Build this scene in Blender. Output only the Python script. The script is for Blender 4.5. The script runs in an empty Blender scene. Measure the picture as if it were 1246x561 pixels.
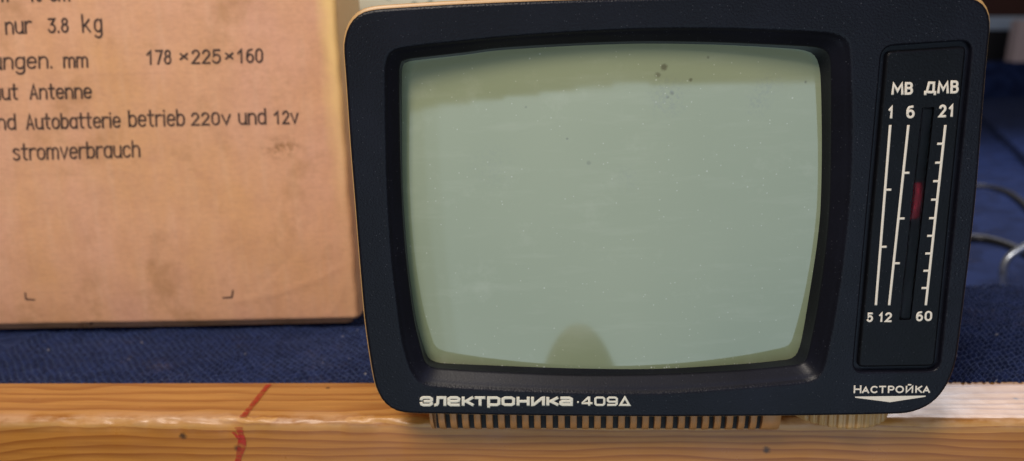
import bpy, bmesh, math, random
import numpy as np
from mathutils import Vector, Matrix, noise

random.seed(7)
S = bpy.context.scene
COL = S.collection
MM = 0.001

# ------------------------------------------------------------------ camera
FPX, CX, CY = 940.0, 623.0, 280.5                      # focal length and centre of a 1246 x 561 frame
CAM = np.array([-35.666, -283.481, 138.387])           # millimetres
YAW, PITCH, ROLL = 0.064828, 0.223923, -0.028301


def basis():
    cy, sy = math.cos(YAW), math.sin(YAW)
    r = np.array([cy, sy, 0]); f = np.array([-sy, cy, 0]); u = np.array([0, 0, 1.])
    f2 = math.cos(PITCH) * f - math.sin(PITCH) * u
    u2 = math.cos(PITCH) * u + math.sin(PITCH) * f
    return (math.cos(ROLL) * r + math.sin(ROLL) * u2, -math.sin(ROLL) * r + math.cos(ROLL) * u2, f2)


RX, UP, FW = basis()
cam = bpy.data.cameras.new('camera')
camo = bpy.data.objects.new('camera', cam)
COL.objects.link(camo)
m = Matrix.Identity(4)
for i in range(3):
    m[i][0], m[i][1], m[i][2], m[i][3] = RX[i], UP[i], -FW[i], CAM[i] * MM
camo.matrix_world = m
cam.sensor_width = 36
cam.lens = FPX / 1246 * 36
cam.clip_start = 0.01
cam.clip_end = 50
cam.dof.use_dof = True
cam.dof.focus_distance = 0.287
cam.dof.aperture_fstop = 8.2
S.camera = camo

# ------------------------------------------------------------------ light
w = bpy.data.worlds.new('World'); S.world = w; w.use_nodes = True
bg = w.node_tree.nodes['Background']
bg.inputs[0].default_value = (1.0, 0.90, 0.80, 1); bg.inputs[1].default_value = 0.11
S.view_settings.view_transform = 'Standard'
S.view_settings.look = 'None'
S.view_settings.exposure = 0
S.view_settings.gamma = 1


def area(name, loc, target, sx, sy, radiance, color):
    l = bpy.data.lights.new(name, 'AREA'); l.shape = 'RECTANGLE'; l.size = sx; l.size_y = sy
    l.energy = radiance * math.pi * sx * sy; l.color = color
    o = bpy.data.objects.new(name, l); COL.objects.link(o)
    o.location = loc
    o.rotation_euler = (Vector(target) - Vector(loc)).to_track_quat('-Z', 'Y').to_euler()
    return o


area('ceiling_lamp', (-0.42, -0.72, 1.08), (0, 0.05, 0.05), 0.42, 0.42, 26.5, (1.0, 0.90, 0.78))
area('high_window', (0.15, -1.15, 1.10), (0, 0, 0.05), 1.3, 0.45, 1.6, (0.42, 0.52, 1.0))
# added light strips for the screen's mirrored veil; top drops leftwards, left end fades
for k in range(10):
    top_, x_ = 0.232 - 0.009 * k, (0.100 - 0.1 * k) if k < 6 else (-0.4725 - 0.045 * (k - 6))
    h_ = top_ + 0.975; zc_ = top_ - h_ / 2
    area('screen_veil_light', (x_, -0.95, zc_), (x_, 0, zc_), 0.1 if k < 6 else 0.045, h_, 1.18 if k < 6 else 0.96 - 0.24 * (k - 6), (0.62, 0.83, 1.0))
for k in range(6):
    q = (k + 1) / 7
    area('screen_veil_light', (0.17 + 0.04 * k, -0.95, -0.375), (0.17 + 0.04 * k, 0, -0.375), 0.04, 1.20, 1.18 - 0.10 * q, (0.62 - 0.10 * q, 0.83 - 0.07 * q, 1.0))
area('screen_veil_light', (0.595, -0.95, -0.375), (0.595, 0, -0.375), 0.41, 1.20, 1.08, (0.52, 0.76, 1.0))
area('rear_window', (0.86, 1.30, 0.82), (0.12, 0.05, 0.0), 0.55, 0.35, 12.5, (0.97, 0.95, 1.0))


# ------------------------------------------------------------------ unprojection of traced outlines to real planes
def ray(x, y):
    return FW + RX * (x - CX) / FPX - UP * (y - CY) / FPX


def onY(x, y, Y):
    d = ray(x, y); t = (Y - CAM[1]) / d[1]
    return CAM + t * d


def onZ(x, y, Z):
    d = ray(x, y); t = (Z - CAM[2]) / d[2]
    return CAM + t * d


def onplane(x, y, p0, n):
    d = ray(x, y); t = np.dot(np.array(p0) - CAM, n) / np.dot(d, n)
    return CAM + t * d


# ------------------------------------------------------------------ object helpers
def srgb(r, g, b):
    f = lambda c: (c / 255 / 12.92) if c / 255 <= 0.04045 else ((c / 255 + 0.055) / 1.055) ** 2.4
    return (f(r), f(g), f(b), 1)


class MB:
    def __init__(s): s.v = []; s.f = []; s.sm = []

    def add(s, vs, fs, smooth=True):
        k = len(s.v); s.v += [tuple(map(float, p)) for p in vs]
        s.f += [tuple(i + k for i in f) for f in fs]; s.sm += [smooth] * len(fs)

    def loft(s, rings, closed=True, smooth=True):
        n = len(rings[0]); vs = [p for r in rings for p in r]; fs = []
        for a in range(len(rings) - 1):
            for i in range(n if closed else n - 1):
                j = (i + 1) % n
                fs.append((a * n + i, a * n + j, (a + 1) * n + j, (a + 1) * n + i))
        s.add(vs, fs, smooth)

    def box(s, x0, x1, y0, y1, z0, z1):
        vs = [(x, y, z) for x in (x0, x1) for y in (y0, y1) for z in (z0, z1)]
        s.add(vs, [(0, 1, 3, 2), (4, 6, 7, 5), (0, 4, 5, 1), (2, 3, 7, 6), (0, 2, 6, 4), (1, 5, 7, 3)], False)

    def build(s, name, mat, parent=None, bevel=0, fixn=True):
        me = bpy.data.meshes.new(name)
        me.from_pydata([(a * MM, b * MM, c * MM) for a, b, c in s.v], [], s.f)
        me.polygons.foreach_set('use_smooth', s.sm)
        if fixn:
            bm = bmesh.new(); bm.from_mesh(me)
            bmesh.ops.recalc_face_normals(bm, faces=bm.faces); bm.to_mesh(me); bm.free()
        me.materials.append(mat)
        o = bpy.data.objects.new(name, me); COL.objects.link(o)
        if parent: o.parent = parent
        if bevel:
            b = o.modifiers.new('bevel', 'BEVEL'); b.width = bevel * MM; b.segments = 3
            b.limit_method = 'ANGLE'; b.angle_limit = 0.6
        return o


def empty(name, label, cat):
    o = bpy.data.objects.new(name, None); COL.objects.link(o); o.empty_display_size = 0.02
    o['label'] = label; o['category'] = cat
    return o


def tag(o, label, cat, group=None):
    o['label'] = label; o['category'] = cat
    if group: o['group'] = group
    return o


def struct(o, kind='structure'):
    o['kind'] = kind
    return o


def catmull(pts, closed=True, sub=8):
    pts = [np.array(p, float) for p in pts]; n = len(pts); out = []
    for i in range(n if closed else n - 1):
        g = lambda k: pts[k % n] if closed else pts[min(max(k, 0), n - 1)]
        a, b, c, d = g(i - 1), g(i), g(i + 1), g(i + 2)
        for k in range(sub):
            t = k / sub
            out.append(0.5 * ((2 * b) + (-a + c) * t + (2 * a - 5 * b + 4 * c - d) * t * t + (-a + 3 * b - 3 * c + d) * t ** 3))
    if not closed: out.append(pts[-1])
    return np.array(out)


def resample(p, n, closed=True):
    q = np.vstack([p, p[:1]]) if closed else p
    s = np.r_[0, np.cumsum(np.linalg.norm(np.diff(q, axis=0), axis=1))]
    t = np.linspace(0, s[-1], n + 1)[:-1] if closed else np.linspace(0, s[-1], n)
    return np.stack([np.interp(t, s, q[:, k]) for k in range(q.shape[1])], 1)


def polar(p, c, n):
    """closed outline sampled at n equal steps of an angle warped to a 3:2 oblong, about c"""
    d = (p - c) / np.array([255., 195.])
    a = np.unwrap(np.arctan2(d[:, 1], d[:, 0]))
    if a[-1] < a[0]: d = d[::-1]; p = p[::-1]; a = np.unwrap(np.arctan2(d[:, 1], d[:, 0]))
    a3 = np.r_[a - 2 * np.pi, a, a + 2 * np.pi]; p3 = np.vstack([p, p, p])
    o = np.argsort(a3); t = np.linspace(-np.pi, np.pi, n, endpoint=False)
    return np.stack([np.interp(t, a3[o], p3[o, k]) for k in range(2)], 1)


def offset2(P, d):
    """push a closed 2-D loop outward by d"""
    P = np.array(P); t = np.roll(P, -1, 0) - np.roll(P, 1, 0)
    nrm = np.stack([t[:, 1], -t[:, 0]], 1); nrm /= np.linalg.norm(nrm, axis=1)[:, None] + 1e-9
    area2 = np.sum(P[:, 0] * np.roll(P[:, 1], -1) - np.roll(P[:, 0], -1) * P[:, 1])
    return P + nrm * d * (1 if area2 > 0 else -1)


# ------------------------------------------------------------------ materials
class NT:
    def __init__(s, name, rough=0.5):
        s.m = bpy.data.materials.new(name); s.m.use_nodes = True
        s.t = s.m.node_tree; s.n = s.t.nodes; s.b = s.n['Principled BSDF']
        s.b.inputs['Roughness'].default_value = rough
        s.co = s.n.new('ShaderNodeTexCoord').outputs['Object']

    def set(s, k, v):
        if hasattr(v, 'node'): s.t.links.new(v, s.b.inputs[k])
        else: s.b.inputs[k].default_value = v

    def link(s, a, b): s.t.links.new(a, b)

    def map(s, scale=(1, 1, 1), loc=(0, 0, 0), rot=(0, 0, 0), src=None):
        n = s.n.new('ShaderNodeMapping'); s.link(src or s.co, n.inputs[0])
        n.inputs['Scale'].default_value = scale; n.inputs['Location'].default_value = loc
        n.inputs['Rotation'].default_value = rot
        return n.outputs[0]

    def noise(s, scale, detail=3, rough=0.5, vec=None, dist=0):
        n = s.n.new('ShaderNodeTexNoise'); s.link(vec or s.co, n.inputs['Vector'])
        n.inputs['Scale'].default_value = scale; n.inputs['Detail'].default_value = detail
        n.inputs['Roughness'].default_value = rough; n.inputs['Distortion'].default_value = dist
        return n.outputs['Fac']

    def vor(s, scale, vec=None, out='Distance', rnd=1):
        n = s.n.new('ShaderNodeTexVoronoi'); s.link(vec or s.co, n.inputs['Vector'])
        n.inputs['Scale'].default_value = scale; n.inputs['Randomness'].default_value = rnd
        return n.outputs[out]

    def ramp(s, fac, stops, interp='LINEAR'):
        n = s.n.new('ShaderNodeValToRGB'); s.link(fac, n.inputs[0]); r = n.color_ramp; r.interpolation = interp
        while len(r.elements) < len(stops): r.elements.new(0.5)
        for e, (p, c) in zip(r.elements, stops):
            e.position = p; e.color = c if isinstance(c, tuple) else (c, c, c, 1)
        return n.outputs[0]

    def mix(s, fac, a, b, mode='MIX'):
        n = s.n.new('ShaderNodeMix'); n.data_type = 'RGBA'; n.blend_type = mode
        for k, v in ((0, fac), (6, a), (7, b)):
            if hasattr(v, 'node'): s.link(v, n.inputs[k])
            else: n.inputs[k].default_value = v
        return n.outputs[2]

    def math(s, op, a, b=0.0, c=None):
        n = s.n.new('ShaderNodeMath'); n.operation = op
        for k, v in enumerate((a, b) if c is None else (a, b, c)):
            if hasattr(v, 'node'): s.link(v, n.inputs[k])
            else: n.inputs[k].default_value = v
        return n.outputs[0]

    def sep(s, vec=None):
        n = s.n.new('ShaderNodeSeparateXYZ'); s.link(vec or s.co, n.inputs[0]); return n.outputs

    def bump(s, h, strength, dist):
        n = s.n.new('ShaderNodeBump'); s.link(h, n.inputs['Height'])
        n.inputs['Strength'].default_value = strength; n.inputs['Distance'].default_value = dist
        s.link(n.outputs[0], s.b.inputs['Normal'])


def dust_mask(t, scale, size, keep):
    """sparse round specks: voronoi distance small AND the cell's random colour above keep"""
    n = t.n.new('ShaderNodeTexVoronoi'); t.link(t.co, n.inputs['Vector']); n.inputs['Scale'].default_value = scale
    a = t.math('LESS_THAN', n.outputs['Distance'], size)
    sp = t.n.new('ShaderNodeSeparateColor'); t.link(n.outputs['Color'], sp.inputs[0])
    b = t.math('GREATER_THAN', sp.outputs[0], keep)
    return t.math('MULTIPLY', a, b)


def mat_black(name, col, rough, grain=0.35, dust=0.0, spec=0.5):
    t = NT(name, rough)
    big = t.noise(30, 3)
    c = t.mix(big, tuple(x * 0.85 for x in col[:3]) + (1,), tuple(x * 1.15 for x in col[:3]) + (1,))
    if dust:
        d = t.math('MULTIPLY', dust_mask(t, 1500, 0.20, 0.94), dust)
        film = t.math('MULTIPLY', t.ramp(t.noise(40, 3, 0.5), [(0.45, 0.0), (0.8, 1.0)]), dust * 0.10)
        c = t.mix(film, c, (0.09, 0.09, 0.17, 1)); c = t.mix(d, c, (0.22, 0.22, 0.25, 1))
    gr = t.noise(1300, 2, 0.5)
    c = t.mix(t.math('MULTIPLY', t.ramp(gr, [(0.5, 0.0), (0.75, 1.0)]), 0.35), c, tuple(x * 2.0 for x in col[:3]) + (1,))
    t.set('Base Color', c); t.set('Specular IOR Level', spec)
    yy = t.sep()[1]                                      # moulded recess walls are smoother than the grained face
    sm = t.n.new('ShaderNodeMapRange'); t.link(yy, sm.inputs[0]); sm.inputs[1].default_value = 0.0004; sm.inputs[2].default_value = 0.0012
    sm.inputs[3].default_value = 1.0; sm.inputs[4].default_value = 0.18
    t.bump(t.math('MULTIPLY', gr, sm.outputs[0]), grain, 0.0003)
    return t.m


M = {}
M['bezel'] = mat_black('black_textured_plastic', (0.0048, 0.0048, 0.0082), 0.36, 0.6, 0.30, 0.19)
M['panel'] = mat_black('black_panel_plastic', (0.0036, 0.0036, 0.0046), 0.36, 0.35, 0.22, 0.15)
M['void'] = mat_black('dark_vent_inside', (0.012, 0.009, 0.007), 0.7, 0.2)

t = NT('white_print', 0.55)
t.set('Base Color', t.mix(t.noise(1200, 2), srgb(240, 226, 206), srgb(224, 208, 186)))
M['print'] = t.m
t = NT('logo_print', 0.5)
t.set('Base Color', t.mix(t.noise(1500, 2), srgb(236, 226, 204), srgb(216, 205, 182)))
M['logo'] = t.m
t = NT('black_ink', 0.7)
worn = t.math('ADD', t.ramp(t.noise(700, 4, .7), [(0.46, 0.0), (0.70, 1.0)]), t.math('MULTIPLY', t.noise(60, 3), 0.25))
t.set('Base Color', t.mix(t.math('MULTIPLY', worn, 0.45), srgb(38, 26, 23), srgb(150, 108, 84)))
M['ink'] = t.m

# aged cream plastic of the cabinet
t = NT('aged_cream_plastic', 0.38)
t.set('Base Color', t.mix(t.noise(25, 4), srgb(186, 140, 84), srgb(204, 160, 104)))
t.bump(t.noise(1500, 2), 0.15, 0.0001)
M['cream'] = t.m
t = NT('aged_tan_plastic', 0.42)
t.set('Base Color', t.mix(t.noise(30, 4), srgb(164, 108, 58), srgb(188, 130, 76)))
t.bump(t.noise(1500, 2), 0.15, 0.0001)
M['tan'] = t.m

# screen
t = NT('screen_glass', 0.07)
c = t.mix(t.ramp(t.noise(9, 2), [(0.35, 0.0), (0.65, 1.0)]), srgb(137, 143, 107), srgb(146, 151, 116))
smudge = t.ramp(t.noise(55, 6, 0.72), [(0.56, 0.0), (0.72, 1.0)])
sx, sy, sz = t.sep()
def blob(u, v, r, soft=0.35, wob=0.9):
    q = onY(u, v, 8.0) * MM
    mp = t.map(scale=(1 / r, 0, 1 / r), loc=(-q[0] / r, 0, -q[2] / r))
    l = t.n.new('ShaderNodeVectorMath'); l.operation = 'LENGTH'; t.link(mp, l.inputs[0])
    return t.ramp(t.math('ADD', l.outputs['Value'], t.math('MULTIPLY_ADD', t.noise(900, 3), wob, -wob / 2)), [(soft, 1.0), (1.0, 0.0)])
for u, v, r, k in ((808, 82, .0016, .75), (800, 91, .0014, .6), (840, 97, .0009, .7), (817, 113, .0010, .6), (812, 118, .0007, .5), (862, 70, .0007, .6), (983, 100, .0007, .6), (716, 197, .0011, .35), (690, 168, .0006, .5), (640, 130, .0006, .4)):
    c = t.mix(t.math('MULTIPLY', blob(u, v, r), k), c, (0.065, 0.055, 0.022, 1))
for u, v, r, k in ((812, 118, .009, .42), (922, 126, .006, .35), (936, 104, .007, .28), (765, 215, .007, .20), (600, 200, .012, .15)):
    c = t.mix(t.math('MULTIPLY', t.math('MULTIPLY', blob(u, v, r, .1, .8), t.ramp(t.noise(700, 4, .7), [(.45, 0.0), (.6, 1.0)])), k), c, (0.17, 0.175, 0.15, 1))
dm = t.math('MULTIPLY', dust_mask(t, 620, 0.17, 0.90), 0.38)
dm2 = t.math('MULTIPLY', dust_mask(t, 260, 0.09, 0.94), 0.5)
zl = float(onY(700, 444.5, 9)[2]) * MM
low = t.math('MULTIPLY', t.math('MULTIPLY', t.math('LESS_THAN', sz, zl), dust_mask(t, 1000, 0.33, 0.72)), t.math('GREATER_THAN', t.noise(60, 2), 0.47))
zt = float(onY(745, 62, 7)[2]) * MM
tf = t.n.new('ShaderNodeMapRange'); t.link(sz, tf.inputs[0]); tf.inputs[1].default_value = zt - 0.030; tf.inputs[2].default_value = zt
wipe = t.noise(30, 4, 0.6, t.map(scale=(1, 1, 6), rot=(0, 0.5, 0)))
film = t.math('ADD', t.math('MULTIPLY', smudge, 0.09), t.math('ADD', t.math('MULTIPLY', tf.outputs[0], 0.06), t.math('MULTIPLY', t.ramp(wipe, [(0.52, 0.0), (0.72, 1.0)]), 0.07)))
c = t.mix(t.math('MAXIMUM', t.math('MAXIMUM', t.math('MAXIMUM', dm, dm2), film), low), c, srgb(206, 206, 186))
t.set('Base Color', c)
t.set('Specular IOR Level', 1.0); t.set('IOR', 1.62)
t.set('Roughness', t.ramp(t.noise(40, 5, 0.7), [(0.3, 0.045), (0.75, 0.085)]))
M['screen'] = t.m

t = NT('pointer_red', 0.35); t.set('Base Color', (0.50, 0.012, 0.040, 1)); M['red'] = t.m
t = NT('clear_window_plastic', 0.12)
tr = t.n.new('ShaderNodeBsdfRefraction'); tr.inputs['Color'].default_value = (0.72, 0.68, 0.68, 1); tr.inputs['Roughness'].default_value = 0.55; tr.inputs['IOR'].default_value = 1.12
gl = t.n.new('ShaderNodeBsdfGlossy'); gl.inputs['Roughness'].default_value = 0.12
fr = t.n.new('ShaderNodeFresnel'); mx = t.n.new('ShaderNodeMixShader')
t.link(t.math('MULTIPLY', fr.outputs[0], 0.16), mx.inputs[0]); t.link(tr.outputs[0], mx.inputs[1]); t.link(gl.outputs[0], mx.inputs[2])
t.link(mx.outputs[0], t.n['Material Output'].inputs[0])
M['clear'] = t.m

# cardboard
t = NT('worn_cardboard', 0.62)
v = t.map(scale=(1, 1, 0.6))
pink = t.ramp(t.noise(9, 4, 0.6, v), [(0.36, 0.0), (0.64, 1.0)])
c = t.mix(pink, srgb(224, 165, 114), srgb(228, 170, 141))
streak = t.noise(26, 4, 0.6, t.map(scale=(7, 7, 0.8)))
hz = t.noise(40, 4, 0.6, t.map(scale=(1.0, 1, 5)))
c = t.mix(t.math('MULTIPLY', t.ramp(streak, [(0.5, 0.0), (0.75, 1.0)]), 0.20), c, srgb(238, 196, 160))
c = t.mix(t.math('MULTIPLY', t.ramp(hz, [(0.5, 0.0), (0.75, 1.0)]), 0.22), c, srgb(196, 138, 104))
mot = t.noise(55, 5, 0.7)
c = t.mix(t.math('MULTIPLY', t.ramp(mot, [(0.45, 0.0), (0.7, 1.0)]), 0.30), c, srgb(192, 134, 98))
fib = t.noise(260, 4, 0.7, t.map(scale=(1, 1, 2.2)))
c = t.mix(t.math('MULTIPLY', t.ramp(fib, [(0.4, 0.0), (0.75, 1.0)]), 0.22), c, srgb(160, 112, 82))
stain = t.ramp(t.noise(24, 5, 0.65), [(0.54, 0.0), (0.70, 1.0)])
c = t.mix(t.math('MULTIPLY', stain, 0.55), c, srgb(168, 118, 66))
# worn yellowed right-hand edge; the side face's light from behind is painted in too
bx, by, bz = t.sep()
wob = t.math('MULTIPLY_ADD', t.noise(45, 4), 0.012, -0.006)
edge = t.math('ADD', bx, wob)
M['_edge'] = edge
er = t.n.new('ShaderNodeMapRange'); t.link(edge, er.inputs[0])
er.inputs[1].default_value = -0.011; er.inputs[2].default_value = -0.003
ez = t.n.new('ShaderNodeMapRange'); t.link(bz, ez.inputs[0]); ez.inputs[1].default_value = 0.06; ez.inputs[2].default_value = 0.15
ez.inputs[3].default_value = 0.12
c = t.mix(t.math('MULTIPLY', er.outputs[0], ez.outputs[0]), c, srgb(246, 202, 130))
# a brown tear-like stain low on the right
sp = t.map(scale=(70, 0, 130), loc=(0.036 * 70, 0, -0.1005 * 130))
ln = t.n.new('ShaderNodeVectorMath'); ln.operation = 'LENGTH'; t.link(sp, ln.inputs[0])
tear = t.math('MULTIPLY', t.ramp(ln.outputs['Value'], [(0.15, 1.0), (1.0, 0.0)]), t.ramp(t.noise(190, 4, 0.7), [(0.42, 0.0), (0.58, 1.0)]))
c = t.mix(t.math('MULTIPLY', tear, 0.8), c, srgb(140, 92, 40))
t.set('Base Color', c)
fl = t.n.new('ShaderNodeTexWave'); fl.wave_type = 'BANDS'; fl.bands_direction = 'X'
fl.inputs['Scale'].default_value = 50; fl.inputs['Distortion'].default_value = 2.5; fl.inputs['Detail'].default_value = 2
fl.inputs['Detail Scale'].default_value = 0.6
t.link(t.co, fl.inputs['Vector'])
h = t.math('ADD', t.math('MULTIPLY', fl.outputs['Fac'], 0.35), t.math('ADD', t.math('MULTIPLY', fib, 0.5), t.math('MULTIPLY', t.noise(30, 5), 2.2)))
t.bump(h, 0.45, 0.0006)
M['card'] = t.m

# pine
t = NT('varnished_pine', 0.34)
warp = t.noise(4, 3, 0.5, t.map(scale=(1.2, 6, 6)))
v0 = t.map(scale=(0.10, 1, 1), loc=(0, -0.115, 0.150))
vm = t.n.new('ShaderNodeVectorMath'); vm.operation = 'MULTIPLY_ADD'
cmb = t.n.new('ShaderNodeCombineXYZ')
t.link(t.math('MULTIPLY_ADD', warp, 0.016, -0.008), cmb.inputs[1]); t.link(t.math('MULTIPLY_ADD', warp, -0.012, 0.006), cmb.inputs[2])
ad = t.n.new('ShaderNodeVectorMath'); ad.operation = 'ADD'; t.link(v0, ad.inputs[0]); t.link(cmb.outputs[0], ad.inputs[1])
rg = t.n.new('ShaderNodeTexWave'); rg.wave_type = 'RINGS'; rg.rings_direction = 'X'; rg.wave_profile = 'SAW'
rg.inputs['Scale'].default_value = 104; rg.inputs['Distortion'].default_value = 1.2; rg.inputs['Detail'].default_value = 3
rg.inputs['Detail Scale'].default_value = 1.5
t.link(ad.outputs[0], rg.inputs['Vector'])
ring = t.ramp(rg.outputs['Fac'], [(0.0, 0.10), (0.45, 0.22), (0.80, 0.85), (0.93, 1.0), (1.0, 0.1)])
fibre = t.noise(300, 4, 0.6, t.map(scale=(0.05, 1.6, 1.6)))
broad = t.noise(16, 3, 0.5, t.map(scale=(0.35, 1, 1)))
c = t.mix(ring, srgb(212, 157, 82), srgb(152, 94, 38))
c = t.mix(t.math('MULTIPLY', broad, 0.5), c, srgb(200, 135, 62))
c = t.mix(t.math('MULTIPLY', t.ramp(fibre, [(0.4, 0.0), (0.75, 1.0)]), 0.45), c, srgb(132, 74, 30))
px_, py_, pz_ = t.sep()
# scuffed pale front arris, more on the left half
mr = t.n.new('ShaderNodeMapRange'); t.link(pz_, mr.inputs[0]); mr.inputs[1].default_value = -0.0165; mr.inputs[2].default_value = -0.0125
mf = t.n.new('ShaderNodeMapRange'); t.link(py_, mf.inputs[0]); mf.inputs[1].default_value = 0.026; mf.inputs[2].default_value = 0.0185
sc_ = t.ramp(t.noise(70, 5, 0.7, t.map(scale=(0.5, 1, 1))), [(0.42, 0.0), (0.60, 1.0)])
scuff = t.math('MULTIPLY', t.math('MULTIPLY', mr.outputs[0], mf.outputs[0]), sc_)
c = t.mix(t.math('MULTIPLY', scuff, 0.6), c, srgb(226, 182, 140))
# the front is tinted darker and redder than the top
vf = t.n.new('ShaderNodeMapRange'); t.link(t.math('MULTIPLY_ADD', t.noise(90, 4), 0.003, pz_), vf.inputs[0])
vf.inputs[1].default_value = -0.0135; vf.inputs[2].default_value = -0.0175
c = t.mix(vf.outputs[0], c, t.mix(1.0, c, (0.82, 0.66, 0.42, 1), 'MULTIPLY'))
# small dark nail holes and knots
def knot(c, x, y, z, r):
    m_ = t.map(scale=(1 / r, 1 / r, 1 / r), loc=(-x / r, -y / r, -z / r))
    l = t.n.new('ShaderNodeVectorMath'); l.operation = 'LENGTH'; t.link(m_, l.inputs[0])
    k = t.ramp(t.math('ADD', l.outputs['Value'], t.math('MULTIPLY_ADD', t.noise(900, 3), 0.8, -0.4)), [(0.35, 1.0), (1.0, 0.0)])
    return t.mix(t.math('MULTIPLY', k, 0.85), c, (0.030, 0.014, 0.006, 1))
KN = [(933, 548, 0), (289, 546, 0), (222, 531, 0)]
for (ku, kv, _) in KN:
    q = onY(ku, kv, 16.0) * MM; c = knot(c, q[0], q[1], q[2], 0.0021)
for (ku, kv) in ((309, 490), (399, 472), (404, 520), (1236, 485)):
    q = onZ(ku, kv, -12.0) * MM; c = knot(c, q[0], q[1], q[2], 0.0014)
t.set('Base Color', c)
t.set('Roughness', t.ramp(t.noise(50, 4, 0.6), [(0.3, 0.26), (0.75, 0.46)]))
t.bump(t.math('ADD', t.math('MULTIPLY', ring, 0.5), t.math('ADD', fibre, t.math('MULTIPLY', t.noise(60, 5), 1.6))), 0.16, 0.0004)
M['pine'] = t.m

t = NT('red_marker', 0.45)
t.set('Base Color', t.mix(t.noise(120, 3), srgb(196, 34, 26), srgb(170, 44, 24)))
soak = t.ramp(t.noise(420, 5, 0.75, t.map(scale=(0.35, 1, 1.6))), [(0.40, 0.92), (0.62, 0.18)])
t.set('Alpha', soak)
M['marker'] = t.m


def mat_carpet(name, a, b, fuzz, sheen):
    t = NT(name, 0.9)
    n1 = t.noise(fuzz, 4, 0.7); n2 = t.noise(14, 4, 0.6)
    c = t.mix(t.ramp(n1, [(0.3, 0.0), (0.75, 1.0)]), a, b)
    c = t.mix(t.math('MULTIPLY', n2, 0.5), c, a)
    yn = t.n.new('ShaderNodeTexVoronoi'); t.link(t.co, yn.inputs['Vector']); yn.inputs['Scale'].default_value = fuzz * 0.27
    ysp = t.n.new('ShaderNodeSeparateColor'); t.link(yn.outputs['Color'], ysp.inputs[0])
    c = t.mix(t.ramp(ysp.outputs[0], [(0.35, 0.0), (0.9, 0.30)]), c, tuple(x * 1.9 for x in b[:3]) + (1,))
    dusty = t.math('MULTIPLY', t.ramp(t.noise(38, 5, 0.7), [(0.56, 0.0), (0.72, 1.0)]), t.ramp(t.noise(500, 3, 0.7), [(0.45, 0.0), (0.7, 1.0)]))
    c = t.mix(t.math('MULTIPLY', dusty, 0.5), c, (0.13, 0.085, 0.05, 1))
    c = t.mix(t.math('MULTIPLY', dust_mask(t, 150, 0.10, 0.74), 0.7), c, (0.38, 0.36, 0.36, 1))
    t.set('Base Color', c); t.set('Specular IOR Level', 0.15)
    t.set('Sheen Weight', sheen); t.set('Sheen Roughness', 0.4); t.set('Sheen Tint', (0.35, 0.5, 1.0, 1))
    t.bump(n1, 0.6, 0.0008)
    return t.m


M['carpet'] = mat_carpet('blue_carpet', (0.0040, 0.0065, 0.025, 1), (0.019, 0.031, 0.100, 1), 1100, 0.42)
M['carpet_far'] = mat_carpet('blue_floor_carpet', (0.007, 0.015, 0.062, 1), (0.021, 0.041, 0.145, 1), 160, 0.03)


def plain(name, col, rough=0.5, var=0.15, scale=40, metal=0.0):
    t = NT(name, rough)
    t.set('Base Color', t.mix(t.noise(scale, 4), tuple(x * (1 - var) for x in col[:3]) + (1,), tuple(min(1, x * (1 + var)) for x in col[:3]) + (1,)))
    t.set('Metallic', metal); t.bump(t.noise(scale * 12, 3), 0.15, 0.0003)
    return t.m


M['base'] = plain('board', (0.10, 0.07, 0.05), 0.8)
M['mirrored_form'] = plain('mirrored_form_grey', (0.74, 0.82, 0.90), 0.8)
M['cable'] = plain('black_rubber', (0.020, 0.020, 0.022), 0.45)
M['steel'] = plain('galvanised_steel', (0.50, 0.55, 0.62), 0.35, metal=0.9)
M['case'] = plain('black_case', (0.010, 0.011, 0.016), 0.5)
M['pale'] = plain('pale_blue_lid', srgb(190, 212, 244), 0.4)
M['white'] = plain('white_card', srgb(226, 208, 214), 0.6, 0.05)
M['brown'] = plain('dark_brown_wood', (0.070, 0.022, 0.018), 0.5, 0.3, 8)

# ------------------------------------------------------------------ the setting: beam, carpets
ZB = -12.0                                               # top of the beam
# wooden beam
mb = MB()
YF, YBK, ZLOW, R = 16.3, 54.5, -75.0, 3.2
prof = [(YF, ZLOW)] + [(YF, ZLOW + (ZB - R - ZLOW) * k / 10) for k in range(1, 11)]
prof += [(YF + R - R * math.cos(a), ZB - R + R * math.sin(a)) for a in np.linspace(0.2, math.pi / 2, 8)]
prof += [(YF + R + (YBK - 0.8 - YF - R) * k / 10, ZB) for k in range(1, 11)]
prof += [(YBK - 0.2, ZB - 0.25), (YBK, ZB - 0.9), (YBK, ZLOW)]
rings = []
for x in np.arange(-640, 641, 2.0):
    r = []
    for (y, z) in prof:
        e = math.exp(-((y - YF) ** 2 + (z - ZB) ** 2) / 14.0)
        nn = noise.noise(Vector((x * 0.06, y * 0.25, z * 0.25))); n2 = noise.noise(Vector((x * 0.25, y * 0.4, 3 + z * 0.4)))
        d = e * (0.7 * nn + 0.75 * n2 - 0.2) * (1.3 if x < -60 else 0.6) + 0.12 * nn
        r.append((x, y - d * 0.7, z + d * 0.6))
    rings.append(r)
mb.loft(rings, closed=False)
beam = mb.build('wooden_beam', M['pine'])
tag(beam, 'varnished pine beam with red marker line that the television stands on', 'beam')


def mark(pts, width):
    """flat wavering ink line lying just proud of the wood, following top, arris and front"""
    mb = MB(); L = []; P = [np.array(p, float) for p in pts]
    for i, p in enumerate(P):
        ww = width[i] * (1 + 0.25 * noise.noise(Vector((i * 0.9, 1.3, 0))))
        L.append([(p[0] - ww, p[1], p[2]), (p[0], p[1] - 0.1, p[2] + 0.1), (p[0] + ww, p[1], p[2])])
    mb.loft(L, closed=False)
    return mb


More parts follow.
